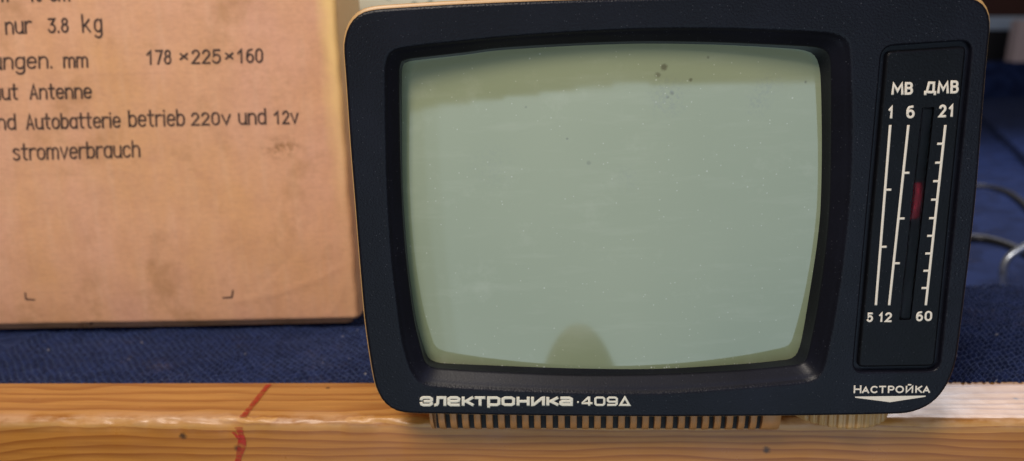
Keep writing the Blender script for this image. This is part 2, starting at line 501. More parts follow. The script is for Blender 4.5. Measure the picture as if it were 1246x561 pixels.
top = [onZ(327 - 32 * k / 9, 467.5 + 40 * k / 9, ZB + 0.45) for k in range(10)]
o = mark(top, [1.25 + 0.3 * k / 9 for k in range(10)]).build('marker_line', M['marker'], beam)
fr_ = [onY(290 + 3.5 * math.sin(k * 0.45) + k * 0.25, 520 + 50 * k / 11, YF - 0.30) for k in range(12)]
o = mark(fr_, [1.7 - 0.4 * math.sin(k * 0.9) for k in range(12)]).build('marker_line', M['marker'], beam)
fr2 = [onY(284 + 1.6 * k, 526 + 1.9 * k, YF - 0.42) for k in range(6)]
o = mark(fr2, [0.8] * 6).build('marker_line', M['marker'], beam)

# near carpet: woven ribs as real relief, rolled over the back edge
ridge = onZ(1200, 345, ZB)
YR = float(ridge[1]) + 3


def sins(x, y, seed, f):
    rng = np.random.RandomState(seed); o = 0
    for k in range(7):
        a, b, p = rng.normal(0, f, 2).tolist() + [rng.uniform(0, 6.28)]
        o = o + np.sin(a * x + b * y + p)
    return o / 4


def weave(x, y):
    """diagonal rows of yarn loops"""
    j = sins(x, y, 1, 0.12); j2 = sins(x, y, 2, 0.12)
    u = (x + y * 0.9) / 4.3 + 0.34 * j; v = (x - y * 0.75) / 4.6 + 0.45 * j2
    row = np.floor(u); fu = u - row
    a = np.sqrt(np.clip(1 - (2 * fu - 1) ** 2, 0, 1))
    b = np.abs(np.sin(math.pi * (v + 0.5 * row)))
    k = 0.45 + 0.55 * np.clip((x + 60) / 200, 0, 1)
    return k * (4.0 + 1.2 * j2) * a * (0.45 + 0.55 * b) + 0.22 * sins(x, y, 3, 1.6) + 0.45 * sins(x, y, 4, 0.35) + 0.7 * sins(x, y, 6, 0.09)


def carpet_patch(xs, back):
    ys = np.r_[np.arange(52.5, back - 6, 0.5), back - 6 + 6 * np.sin(np.linspace(0.05, math.pi / 2, 14)), np.full(8, back)]
    zz = np.r_[np.zeros(len(ys) - 22), -6 + 6 * np.cos(np.linspace(0.05, math.pi / 2, 14)), np.linspace(-13, -72, 8)]
    X, Y = np.meshgrid(xs, ys, indexing='ij')
    s_ = np.cumsum(np.r_[0, np.hypot(np.diff(ys), np.diff(zz))])
    Z = ZB - 4.2 + zz[None] + weave(X, 52.5 + s_[None] + 0 * X)
    Y = Y + 1.5 * np.sin(X * 0.03)* (Y > back - 7)
    mb = MB(); n, m_ = X.shape
    V = np.stack([X, Y, Z], -1).reshape(-1, 3).tolist()
    idx = np.arange(n * m_).reshape(n, m_)
    F = np.stack([idx[:-1, :-1], idx[1:, :-1], idx[1:, 1:], idx[:-1, 1:]], -1).reshape(-1, 4).tolist()
    mb.v = V; mb.f = F; mb.sm = [True] * len(F)
    return mb.build('carpet', M['carpet'], fixn=False)


cp = carpet_patch(np.r_[np.arange(-520, -345, 3.0), np.arange(-345, -92, 0.5), np.arange(-92, 92, 3.0), np.arange(92, 330, 0.5), np.arange(330, 520, 3.0)], YR)
struct(cp)
mb = MB(); mb.box(-700, 700, 56, YR - 9, -84, ZB - 7.2); struct(mb.build('platform', M['base']))
mb = MB(); mb.box(-700, 120, YR + 1.5, 520, -84, ZB - 1.2); struct(mb.build('platform', M['carpet'], bevel=4))
# lower carpeted floor and a carpeted step beyond it
ZF = -84.0
mb = MB()
xs = np.linspace(-1500, 3200, 60); ys = np.linspace(40, 4200, 60)
mb.loft([[(x, y, ZF + (3.5 * float(sins(x, y, 8, 0.012)) if y > 330 else 0)) for y in ys] for x in xs], closed=False)
struct(mb.build('floor', M['carpet_far'], fixn=False))
a = onZ(1192, 146, ZF); b = onZ(1248, 202, ZF)
dirn = (b - a) / np.linalg.norm(b - a); nrm = np.array([-dirn[1], dirn[0], 0]); nrm *= np.sign(nrm[0])
YS = float(onZ(1220, 118, ZF)[1]); ZS = float(onY(1220, 75, YS)[2])
mb = MB()
pf = [(0, ZF - 5), (0, ZS - 12), (3, ZS - 4), (12, ZS), (1600, ZS), (1600, ZF - 5)]
mb.loft([[(x, YS + d, z) for d, z in pf] for x in np.linspace(-1500, 3200, 30)], closed=False)
struct(mb.build('carpeted_step', M['carpet_far']))
# a second thick carpet lies over the floor; its edge makes the dark diagonal seam
A = a - dirn * 300; B = b + dirn * 900
mt = [A, B, B + nrm * 1500, A + nrm * 1500]
mb = MB(); up_ = [(p[0], min(p[1], YS - 5), ZF + 16) for p in mt]; dn = [(p[0], min(p[1], YS - 5), ZF + 1) for p in mt]
mb.add(up_, [(0, 1, 2, 3)], False); mb.loft([up_, dn], smooth=False)
tag(mb.build('carpet_mat', M['carpet_far'], bevel=3), 'thick blue carpet piece whose edge crosses the far floor diagonally', 'carpet')

# things on the step, far right and out of focus
c0 = np.array([0, YS + 120, 0])
dep = lambda y, Y: onY(1216, y, Y)
Yc = c0[1]
def quadbox(name, pts, Y, th, mat, parent=None, bevel=4):
    P = [onY(u, v, Y) for u, v in pts]; mb = MB()
    vs = P + [p + np.array([0, th, 0]) for p in P]
    mb.add(vs, [(0, 1, 2, 3), (4, 7, 6, 5), (0, 4, 5, 1), (1, 5, 6, 2), (2, 6, 7, 3), (3, 7, 4, 0)], False)
    return mb.build(name, mat, parent, bevel=bevel)
case = empty('storage_case', 'low black storage case with pale blue lid behind the television', 'case')
quadbox('body', [(1140, 36), (1300, 36), (1300, 76), (1140, 76)], Yc, 260, M['case'], case)
quadbox('lid', [(1138, 20), (1300, 20), (1300, 36.5), (1138, 36.5)], Yc - 6, 270, M['pale'], case)
tag(quadbox('paper_box', [(1241, 24), (1300, 22), (1300, 76), (1232, 76)], Yc - 120, 60, M['white']), 'small white card box in front of the black storage case', 'box')
tag(quadbox('cabinet', [(1000, -160), (1400, -160), (1400, 75), (1000, 75)], Yc + 330, 300, M['brown']), 'dark brown wooden cabinet standing behind the storage case', 'cabinet')


def tube(mb, pts, r, seg=12):
    P = catmull(pts, closed=False, sub=8); rings = []
    for i, p in enumerate(P):
        tn = P[min(i + 1, len(P) - 1)] - P[max(i - 1, 0)]; tn /= np.linalg.norm(tn)
        s = np.cross(tn, [0, 0, 1.]); s = s / np.linalg.norm(s) if np.linalg.norm(s) > 1e-3 else np.array([1., 0, 0]); q = np.cross(s, tn)
        rings.append([tuple(p + r * (math.cos(k) * s + math.sin(k) * q)) for k in np.linspace(0, 2 * math.pi, seg, endpoint=False)])
    mb.loft(rings); n = len(rings)
    mb.add(rings[0], [tuple(range(seg))]); mb.add(rings[-1], [tuple(range(seg))])


ZC = ZF + 4
mb = MB(); tube(mb, [onZ(u, v, ZC) for u, v in ((1060, 248), (1130, 231), (1186, 227), (1216, 231), (1240, 243), (1275, 275), (1330, 300))], 4.2)
tag(mb.build('cable', M['cable']), 'black cable farther from the beam, looping over the blue floor', 'cable', 'black cables on the blue floor')
mb = MB(); tube(mb, [onZ(u, v, ZC) for u, v in ((1020, 300), (1110, 296), (1180, 290), (1215, 295), (1250, 310), (1310, 345))], 4.6)
tag(mb.build('cable', M['cable']), 'black cable nearer the beam, passing behind the bent steel rod', 'cable', 'black cables on the blue floor')
Yr = onZ(1221, 352, ZF)[1]
mb = MB(); tube(mb, [onY(u, v, Yr) for u, v in ((1219, 372), (1220, 345), (1221, 328), (1228, 313), (1246, 301), (1270, 290), (1290, 300), (1296, 340), (1294, 372))], 3.6)
tag(mb.build('bent_rod', M['steel']), 'bent grey steel rod standing at the carpet edge beside the television', 'rod')

# ------------------------------------------------------------------ cardboard box
bA = onZ(0, 397, ZB + 3.3); bB = onZ(437, 389.5, ZB + 3.3)
ex = (bB - bA); ex[2] = 0; ex /= np.linalg.norm(ex); ey = np.array([-ex[1], ex[0], 0])
BW, BD, BH = 330.0, 62.0, 235.0
# height of the frame: the corner (bB) is the object's origin; local x runs to -BW
mb = MB(); rr = 3.2; pl = []
def corner(cx, cy, a0):
    return [(cx + rr * math.cos(a), cy + rr * math.sin(a)) for a in np.linspace(a0, a0 + math.pi / 2, 7)]
def seg(p, q, n): return [(p[0] + (q[0] - p[0]) * k / n, p[1] + (q[1] - p[1]) * k / n) for k in range(1, n)]
c1 = corner(-BW + rr, rr, math.pi); c2 = corner(-rr, rr, 1.5 * math.pi); c3 = corner(-rr, BD - rr, 0); c4 = corner(-BW + rr, BD - rr, math.pi / 2)
pl = c1 + seg(c1[-1], c2[0], 210) + c2 + seg(c2[-1], c3[0], 24) + c3 + seg(c3[-1], c4[0], 30) + c4 + seg(c4[-1], c1[0], 24)
pl = np.array(pl); ctr = np.array([-BW / 2, BD / 2]); rings = []
CREASE = [(-75, 12, -4, 34, 1.6, .9), (-60, 20, -22, 60, 2.2, -.7), (-20, 2, -6, 30, 1.4, .8), (-48, 100, -30, 108, 1.3, -.8), (-30, 60, -24, 150, 3.0, .5), (-190, 30, -185, 95, 2.0, .35), (-160, 30, -158, 92, 2.0, .35), (-128, 28, -126, 90, 2.0, .35), (-205, 84, -90, 86, 2.2, .3)]
lean = 0


def face_noise(x, y, z):
    nz = 0.9 * noise.noise(Vector((x * 0.014, y * 0.03, z * 0.018))) + 0.30 * noise.noise(Vector((x * 0.05, y * 0.05, z * 0.05)))
    if y < rr:
        for (xa, za, xb, zb_, wd_, am) in CREASE:
            L2 = (xb - xa) ** 2 + (zb_ - za) ** 2; tt_ = ((x - xa) * (xb - xa) + (z - za) * (zb_ - za)) / L2
            if -.1 < tt_ < 1.1:
                bow = 4.0 * math.sin(math.pi * tt_)
                dd = ((x - xa) * (zb_ - za) - (z - za) * (xb - xa)) / math.sqrt(L2) - bow
                nz += am * 0.32 * math.exp(-(dd / wd_) ** 2) * min(1, max(0, (tt_ + .1) * 5)) * min(1, max(0, (1.1 - tt_) * 5))
    return nz


for z in [-4.6, -0.4, 0.0, 0.6, 1.6] + list(np.arange(3, BH - 2, 1.6)) + [BH - 1.5, BH]:
    r = []
    ins = (7.0 if z < -0.2 else 1.0 * max(0, 1 - z / 1.6) ** 2) + 1.4 * max(0, 1 - (BH - z) / 1.5)
    for (x, y) in pl:
        d = np.array([x, y]) - ctr; sg = np.sign(d); q = np.array([x, y]) - sg * ins
        nz = face_noise(x, y, z)
        ce = math.exp(-((x) ** 2 + (y) ** 2) / 60)                          # crushed corner
        nz2 = ce * 1.1 * noise.noise(Vector((2, 7, z * 0.06)))
        r.append((q[0] + nz2 + 0.5 * lean * z * 0, q[1] - nz + ce * 0.5, z + (0.5 * noise.noise(Vector((x * 0.03, 4, 0))) if z < 3 else 0) + (0.5 if z < 3 else 0)))
    rings.append(r)
mb.loft(rings)
n = len(pl); mb.add(rings[0], [tuple(range(n))], False); mb.add(rings[-1], [tuple(range(n))], False)
carton = mb.build('cardboard_box', M['card'])
tag(carton, 'worn cardboard box with German printing standing on blue carpet', 'box')
carton.location = Vector(bB * MM)
carton.rotation_euler = (0, 0, math.atan2(ex[1], ex[0]))


def box_local(u, v):
    p = onplane(u, v, bB, ey) - bB
    return np.array([p @ ex, 0.0, p[2]])


# ------------------------------------------------------------------ lettering: drawn strokes
def arc(cx, cy, rx, ry, a0, a1, n=10):
    return [(cx + rx * math.cos(math.radians(a0 + (a1 - a0) * k / n)), cy + ry * math.sin(math.radians(a0 + (a1 - a0) * k / n))) for k in range(n + 1)]


def rrect(r=0.28):
    return arc(r, r, r, r, 180, 270, 5) + arc(1 - r, r, r, r, 270, 360, 5) + arc(1 - r, 1 - r, r, r, 0, 90, 5) + arc(r, 1 - r, r, r, 90, 180, 5) + [(0, r)]


# glyphs live in a unit box (0..1, 0..1), y up; lower-case ones have x-height 1 and ascenders to 1.42
ASC = 1.42
G = {
    'n': (1, [[(0, 0), (0, 1)], [(0, .62)] + arc(.5, .62, .5, .38, 180, 0) + [(1, 0)]]),
    'u': (1, [[(0, 1), (0, .38)] + arc(.5, .38, .5, .38, 180, 360) + [(1, 1)], [(1, .4), (1, 0), (1.1, 0)]]),
    'r': (.72, [[(0, 0), (0, 1)], [(0, .62)] + arc(.55, .62, .55, .38, 180, 60)]),
    'k': (.95, [[(0, 0), (0, ASC)], [(0, .38), (.95, 1)], [(.35, .6), (1, 0)]]),
    'g': (1, [[(1, .62)] + arc(.5, .62, .5, .38, 0, 180) + arc(.5, .38, .5, .38, 180, 360) + [(1, .62)], [(1, 1), (1, -.2)] + arc(.5, -.2, .5, .3, 0, -150)]),
    'e': (1, [[(0, .52), (1, .52), (1, .62)] + arc(.5, .62, .5, .38, 0, 180) + arc(.5, .36, .5, .36, 180, 325)]),
    'm': (1.6, [[(0, 0), (0, 1)], [(0, .66)] + arc(.4, .66, .4, .34, 180, 0) + [(.8, 0)], [(.8, .66)] + arc(1.2, .66, .4, .34, 180, 0) + [(1.6, 0)]]),
    'a': (1, [[(1, .62)] + arc(.5, .62, .5, .38, 0, 180) + arc(.5, .38, .5, .38, 180, 360), [(1, 1), (1, 0)]]),
    't': (.75, [[(.3, ASC), (.3, .25)] + arc(.58, .25, .28, .25, 180, 290), [(-.05, 1), (.75, 1)]]),
    'b': (1, [[(0, ASC), (0, 0)], [(0, .38)] + arc(.5, .38, .5, .38, 180, 360) + arc(.5, .62, .5, .38, 0, 180)]),
    'o': (1, [arc(.5, .62, .5, .38, 0, 180) + arc(.5, .38, .5, .38, 180, 360) + [(1, .62)]]),
    'i': (.15, [[(.07, 0), (.07, 1)], [(.07, 1.34), (.07, 1.38)]]),
    'd': (1, [[(1, ASC), (1, 0)], [(1, .62)] + arc(.5, .62, .5, .38, 0, 180) + arc(.5, .38, .5, .38, 180, 360)]),
    'v': (1, [[(0, 1), (.5, 0), (1, 1)]]),
    's': (.9, [arc(.45, .74, .42, .26, 30, 180, 8) + arc(.45, .26, .45, .26, 80, 0, 6)[0:] + arc(.45, .26, .45, .26, 0, -150, 8)]),
    'c': (.95, [arc(.5, .62, .5, .38, 30, 180) + arc(.5, .38, .5, .38, 180, 330)]),
    'h': (1, [[(0, 0), (0, ASC)], [(0, .62)] + arc(.5, .62, .5, .38, 180, 0) + [(1, 0)]]),
    'A': (1.05, [[(0, 0), (.5, ASC), (1.05, 0)], [(.17, .45), (.88, .45)]]),
    '.': (.12, [[(.06, 0), (.06, .05)]]),
    'x': (.7, [[(0, .25), (.7, .85)], [(0, .85), (.7, .25)]]),
    ' ': (.75, []),
}
D = {   # digits and capitals in a unit box
    '0': [arc(.5, .68, .5, .32, 0, 180) + arc(.5, .32, .5, .32, 180, 360) + [(1, .68)]],
    '1': [[(.0, .72), (.55, 1), (.55, 0)]],
    '2': [arc(.5, .72, .47, .28, 165, -25, 10) + [(0, 0), (1, 0)]],
    '3': [[(0, 1), (.95, 1), (.42, .6)] + arc(.45, .3, .55, .3, 80, -160, 10)],
    '5': [[(.92, 1), (.12, 1), (.05, .52)] + arc(.45, .33, .55, .33, 130, -150, 12)],
    '6': [[(.8, 1)] + arc(.55, .55, .55, .45, 120, 180, 4) + arc(.5, .31, .5, .31, 180, 540, 18)],
    '7': [[(0, 1), (1, 1), (.35, 0)]],
    '8': [arc(.5, .28, .5, .28, 90, 450, 16), arc(.5, .78, .4, .22, -90, 270, 16)],
    '4': [[(.72, 0), (.72, 1), (0, .25), (1.05, .25)]],
    'M': [[(0, 0), (.08, 1), (.5, .28), (.92, 1), (1, 0)]],
    'V': [[(0, 1), (.5, 0), (1, 1)]],
    'B': [[(0, .53), (.6, .53)] + arc(.6, .765, .32, .235, -90, 90, 8) + [(0, 1), (0, 0)] + [(.62, 0)] + arc(.62, .265, .38, .265, -90, 90, 8)],
    'D': [[(-.02, -.18), (-.02, .04), (1.02, .04), (1.02, -.18)], [(.14, .04), (.34, .97), (.86, .97), (.86, .04)]],
    'H': [[(0, 0), (0, 1)], [(1, 0), (1, 1)], [(0, .5), (1, .5)]],
    'A': [[(0, 0), (.5, 1), (1, 0)], [(.2, .32), (.8, .32)]],
    'C': [arc(.55, .5, .55, .5, 45, 315, 16)],
    'T': [[(0, 1), (1, 1)], [(.5, 1), (.5, 0)]],
    'P': [[(0, 0), (0, 1), (.62, 1)] + arc(.62, .72, .38, .28, 90, -90, 8) + [(0, .44)]],
    'O': [arc(.5, .5, .5, .5, 0, 360, 22)],
    'J': [[(0, 1), (0, 0), (1, 1), (1, 0)], [(.3, 1.26), (.7, 1.26)]],
    'I': [[(0, 1), (0, 0), (1, 1), (1, 0)]],
    'K': [[(0, 0), (0, 1)], [(1, 1), (.1, .48)], [(.3, .6), (1, 0)]],
}
L = {   # the wide bold lettering of the brand line
    'э': [[(0, .74), (.04, .9), (.2, 1), (.8, 1), (1, .84), (1, .16), (.8, 0), (.2, 0), (.04, .1), (0, .26)], [(.34, .5), (1, .5)]],
    'л': [[(-.02, 0), (.14, .04), (.24, .2), (.28, 1), (1, 1), (1, 0)]],
    'е': [[(1, .5), (.04, .5)], [(.98, .5), (1, .84), (.8, 1), (.2, 1), (0, .84), (0, .16), (.2, 0), (1, 0)]],
    'к': [[(0, 0), (0, 1)], [(.06, .5), (.3, .5), (.96, 1)], [(.3, .5), (1, 0)]],
    'т': [[(0, 1), (1, 1)], [(.5, .92), (.5, 0)]],
    'р': [[(0, -.28), (0, 1), (.8, 1), (1, .84), (1, .16), (.8, 0), (.06, 0)]],
    'о': [[(.2, 0), (.8, 0), (1, .16), (1, .84), (.8, 1), (.2, 1), (0, .84), (0, .16), (.2, 0)]],
    'н': [[(0, 0), (0, 1)], [(1, 0), (1, 1)], [(.06, .5), (.94, .5)]],
    'и': [[(0, 1), (0, 0), (.14, .04), (.86, .96), (1, 1), (1, 0)]],
    'а': [[(.06, 1), (.8, 1), (1, .84), (1, 0), (.16, 0), (0, .12), (0, .38), (.14, .5), (.94, .5)]],
    '·': [[(.46, .5), (.54, .5)]],
    '4': [[(.72, 0), (.72, 1), (.62, 1), (0, .3), (0, .24), (1.02, .24)]],
    '0': [[(.16, 0), (.84, 0), (1, .16), (1, .84), (.84, 1), (.16, 1), (0, .84), (0, .16), (.16, 0)]],
    '9': [[(.02, 0), (.84, 0), (1, .16), (1, .84), (.84, 1), (.16, 1), (0, .86), (0, .56), (.14, .44), (.94, .44)]],
    'д': [[(0, 0), (.5, 1), (1, 0), (0, 0)]],
}
PROF = [(-1.0, -0.4), (-0.97, 0.35), (-0.6, 0.92), (0, 1.0), (0.6, 0.92), (0.97, 0.35), (1.0, -0.4)]


def stroke(mb, pts, hw, base, ax, ay, an, h):
    """one pen stroke with round ends: pts are 2-D in the plane spanned by ax, ay from base; an is the outward normal"""
    P = [np.array(p, float) for p in pts]; Q = [P[0]]
    for p in P[1:]:
        if np.linalg.norm(p - Q[-1]) > 1e-4: Q.append(p)
    P = Q
    if len(P) < 2: P = [P[0] - np.array([hw * .05, 0]), P[0] + np.array([hw * .05, 0])]
    closed = np.linalg.norm(P[0] - P[-1]) < 1e-3 and len(P) > 3
    if closed: P = P[:-1]
    n = len(P); rings = []
    for i in range(n):
        t0 = P[i] - P[i - 1] if (i or closed) else P[1] - P[0]
        t1 = P[(i + 1) % n] - P[i] if (i < n - 1 or closed) else t0
        t0 = t0 / (np.linalg.norm(t0) + 1e-12); t1 = t1 / (np.linalg.norm(t1) + 1e-12)
        tt = t0 + t1; l = np.linalg.norm(tt); tt = tt / l if l > 1e-6 else t0
        k = 1 / max(0.5, tt @ t0); nn = np.array([-tt[1], tt[0]])
        rings.append([(P[i] + nn * hw * k * a, b) for a, b in PROF])
    def cap(p, d):
        out = []
        for ang in (75, 50, 25):
            s = math.sin(math.radians(90 - ang)); c = math.cos(math.radians(90 - ang)); nn = np.array([-d[1], d[0]])
            out.append([(p + d * hw * 0.9 * c * 1.0 + nn * hw * a * math.sin(math.radians(ang)), b) for a, b in PROF])
        return out
    if not closed:
        d0 = P[0] - P[1]; d0 /= np.linalg.norm(d0); d1 = P[-1] - P[-2]; d1 /= np.linalg.norm(d1)
        pre = cap(P[0], d0); pre = [[(q, b) for (q, b) in reversed(r)] for r in pre]
        rings = pre[::-1] + rings + cap(P[-1], d1)
    else:
        rings.append(rings[0])
    mb.loft([[tuple(base + ax * q[0] + ay * q[1] + an * b * h) for q, b in r] for r in rings], closed=False)


class Board:
    """writes pixels-of-the-photograph-sized glyph boxes on one plane"""
    def __init__(s, un, base, ax, ay, an, h):
        s.un, s.base, s.ax, s.ay, s.an, s.h = un, base, ax, ay, an, h; s.mb = MB()

    def p2(s, u, v):
        p = s.un(u, v) - s.base
        return np.array([p @ s.ax, p @ s.ay])

    def strokes(s, gl, bl, br, tl, hw, sc=1.0):
        """gl: polylines in the unit box; bl, br, tl: pixels of bottom left, bottom right and top left"""
        B, Rr, T = s.p2(*bl), s.p2(*br), s.p2(*tl)
        for line in gl:
            stroke(s.mb, [B + (Rr - B) * x * sc + (T - B) * y for x, y in line], hw, s.base, s.ax, s.ay, s.an, s.h * random.uniform(.9, 1.1))

    def caps(s, ch, x0, x1, yt, yb, hw, slant=0.0, table=D):
        """glyph whose outer size, pen included, fills the pixel box; slant = px the top is shifted right"""
        pw = hw * 3.25
        s.strokes(table[ch], (x0 + pw, yb - pw), (x1 - pw - slant, yb - pw), (x0 + pw + slant, yt + pw), hw)

    def word(s, txt, x0, x1, yb0, yb1, xh, hw, slant=0.0, gap=.42):
        wid = []
        for c in txt: wid.append(G[c][0] if c in G else .85)
        tot = sum(wid) + gap * (len(txt) - 1); k = (x1 - x0) / tot; x = x0
        for c, wd in zip(txt, wid):
            yb = yb0 + (yb1 - yb0) * (x - x0) / (x1 - x0); sl = (yb1 - yb0) / (x1 - x0)
            if c in G: gl = G[c][1]; hh = xh
            else: gl = [[(a * .85, b) for a, b in q] for q in D[c]]; hh = xh * 1.25
            s.strokes(gl, (x, yb), (x + k, yb + sl * k), (x - slant, yb - hh), hw)
            x += k * (wd + gap)

    def done(s, name, mat, parent): return s.mb.build(name, mat, parent)


bx = Board(lambda u, v: box_local(u, v), np.array([0., -0.30, 0.]), np.array([1., 0, 0]), np.array([0, 0, 1.]), np.array([0, -1., 0]), 0.12)
hwb = 0.50
def new_line(nm='text_line'):
    bx.mb.v = [(x, y - face_noise(x, 0.0, z), z) for x, y, z in bx.mb.v]      # print follows the dented face
    if bx.mb.v: bx.done(new_line.nm, M['ink'], carton)
    bx.mb = MB(); new_line.nm = nm


new_line.nm = 'text_line'
W = bx.word
W('m', -4, 9, 1.5, 1.2, 13, hwb); W('18', 36, 50, 1.2, 1, 15, hwb); W('cm', 61, 84, .8, .4, 13, hwb)
new_line(); W('nur', 7.5, 37.5, 41, 39.5, 13.5, hwb, 1.0); W('3.8', 60, 83, 39.4, 38.6, 13, hwb, 1.0); W('k', 101.5, 109.5, 38.7, 38.4, 14.5, hwb, 1.2); W('g', 116, 124, 38.4, 38.0, 14.5, hwb, 0.8)
new_line(); W('ungen.', -8, 64, 84, 82, 13.2, hwb, 0.5); W('mm', 79, 107, 81.7, 81, 11.8, hwb, .5)
new_line()
W('178', 180, 208, 77.8, 77.2, 12.6, hwb, .4); W('x', 220, 228, 74.6, 74.3, 10.5, hwb); W('225', 234.5, 268.5, 76.8, 76.3, 12.4, hwb, .4)
W('x', 275.5, 283.5, 74.0, 73.6, 10.5, hwb); W('160', 290.5, 319.5, 75.9, 75.2, 12.4, hwb, .4)
new_line(); W('aut', -8, 22, 121, 120.3, 12.5, hwb, .5); W('Antenne', 38, 111.5, 120, 118.8, 12.0, hwb, .5)
new_line(); W('und', -14, 19, 157.6, 156.8, 12.5, hwb, .5); W('Autobatterie', 33.5, 146.5, 156.8, 154.3, 12.3, hwb, .5); W('betrieb', 158, 224.5, 153.6, 152.2, 13.2, hwb, .5)
W('220v', 234, 280.5, 151.9, 150.9, 11.3, hwb, .5); W('und', 291.5, 323.5, 150.8, 150.2, 12.5, hwb, .5); W('12v', 335, 363, 150.1, 149.6, 11.6, hwb, .5)
new_line(); W('stromverbrauch', 16.5, 170, 194.5, 190.3, 13.2, hwb, .5)
new_line('corner_mark'); bx.strokes([[(0, 1), (.08, .08), (1, 0)]], (31, 364.5), (42, 364.5), (31, 356.5), .4)
new_line('corner_mark'); bx.strokes([[(0, 0), (.9, .05), (1, 1)]], (272, 362), (283.5, 362), (272, 353.5), .4)
new_line()

# printed leaflet standing behind the television, between it and the box
Yp = 262.0
lp = empty('leaflet', 'pale printed leaflet standing upright between cardboard box and television', 'leaflet')
P = [onY(396, -60, Yp), onY(560, -60, Yp)]
mb = MB(); z0 = ZB - 1.0
q = [(P[0][0], Yp, z0), (P[1][0], Yp + 6, z0), (P[1][0], Yp + 6, P[1][2]), (P[0][0], Yp, P[0][2])]
mb.add(q + [(x, y + 1.2, z) for x, y, z in q], [(0, 1, 2, 3), (4, 7, 6, 5), (0, 4, 5, 1), (1, 5, 6, 2), (2, 6, 7, 3), (3, 7, 4, 0)], False)
t = NT('printed_paper', 0.6)
vv = t.map(scale=(140, 1, 220))
blk = t.ramp(t.vor(1.0, vv, 'Color'), [(0.62, 0.0), (0.66, 1.0)])
t.set('Base Color', t.mix(t.math('MULTIPLY', blk, 0.65), srgb(222, 220, 196), srgb(108, 128, 116)))
M['paper'] = t.m
mb.build('sheet', M['paper'], lp)

# ------------------------------------------------------------------ television
tv = empty('television', 'small black portable television with grey-green screen on pine beam', 'television')

OUT = [(418, 62), (418.8, 49), (422, 36), (429, 24), (440, 15.5), (456, 11.5), (480, 9.5), (520, 7), (560, 4.8), (640, 1.5), (720, -1), (800, -3), (900, -5),
       (1000, -6.5), (1100, -7), (1160, -6.5), (1182, -3), (1197, 5), (1204, 18), (1205.5, 34), (1203, 60), (1197.8, 120), (1189.5, 226), (1183, 290), (1177, 340), (1167, 420),
       (1163, 443), (1155, 465), (1143, 483), (1128, 495), (1108, 502.5), (1083, 504.5), (1000, 506.2), (900, 507.2), (800, 507.6), (700, 507), (600, 505.6), (520, 504),
       (493, 502.8), (478, 498.5), (466, 488.5), (458, 474), (453.5, 457), (447.5, 420), (442.5, 380), (436.5, 310), (431.8, 250), (426.2, 180), (420.8, 100)]
LIP = [(468, 100), (468.5, 80), (471, 68), (478, 61), (490, 57.5), (520, 53.5), (560, 49.5), (600, 45.5), (660, 40.5), (740, 36), (800, 34), (880, 33.8), (960, 36.5), (1005, 39),
       (1022, 42.5), (1031, 49), (1034.5, 62), (1036, 95), (1037.3, 140), (1036.5, 200), (1033.5, 250), (1028.5, 300), (1022, 350), (1014.5, 395), (1006, 437), (1001, 453), (993, 462),
       (978, 466), (907, 472.5), (800, 479.5), (693, 478.7), (596, 475), (530, 470.5), (512, 466.5), (503, 458), (496, 443), (488.5, 415), (483, 375), (478, 335), (474, 290), (471, 240), (469, 180)]
OPEN = [(486, 100), (486.3, 84), (489, 74.5), (500, 71.5), (514, 69.8), (565, 64), (608, 58.5), (681, 54), (740, 51.5), (800, 50.5), (880, 52), (960, 55.5), (990, 57.5), (1003, 61), (1009.5, 70),
        (1011, 95), (1011, 190), (1009, 255), (1005, 300), (1000, 340), (994.5, 376), (988, 410), (982.5, 434), (977, 442), (960, 445), (900, 450.5), (800, 455.5), (700, 456), (600, 452.3),
        (540, 448.6), (525, 446.5), (517, 440), (512.5, 425), (504.5, 392), (497, 340), (492, 290), (488.7, 235), (487, 180)]
SCR = [(488.7, 100), (489, 84), (492, 76.5), (502, 74.2), (514, 72.5), (565, 67), (608, 61.5), (681, 57), (740, 54.5), (800, 53.5), (880, 55), (955, 59), (978, 61.5), (990, 67), (996, 80),
       (998.5, 105), (999.5, 180), (998, 250), (994.5, 290), (990, 322), (984, 360), (977.5, 400), (972, 424), (964, 435.5), (945, 439), (900, 443), (800, 448.5), (700, 447.8), (600, 444.6),
       (545, 442.4), (530, 440.5), (521, 435), (515.5, 422), (506.5, 390), (498.7, 337), (493.7, 287), (490.3, 235), (489, 180)]
PC = np.array([745., 256.])
N = 320
out_px = resample(catmull(OUT), 300)
out = np.array([onY(u, v, 0)[[0, 2]] for u, v in out_px])
lip_px, open_px, scr_px = (polar(catmull(q), PC, N) for q in (LIP, OPEN, SCR))
SC = onY(745, 252, 5.0); SR = 620.0                      # apex and radius of the faceplate


def scr_y(x, z): return SC[1] + (SR - math.sqrt(SR * SR - (x - SC[0]) ** 2 - ((z - SC[2]) * 1.0) ** 2))


lip = np.array([onY(u, v, 0)[[0, 2]] for u, v in lip_px])
OY = 5.0
opn = np.array([onY(u, v, OY)[[0, 2]] for u, v in open_px])
wall = []
for u, v in scr_px:
    Y = 12.0
    for _ in range(8):
        p = onY(u, v, Y); Y = scr_y(p[0], p[2])
    wall.append((p[0], Y + 0.4, p[2]))

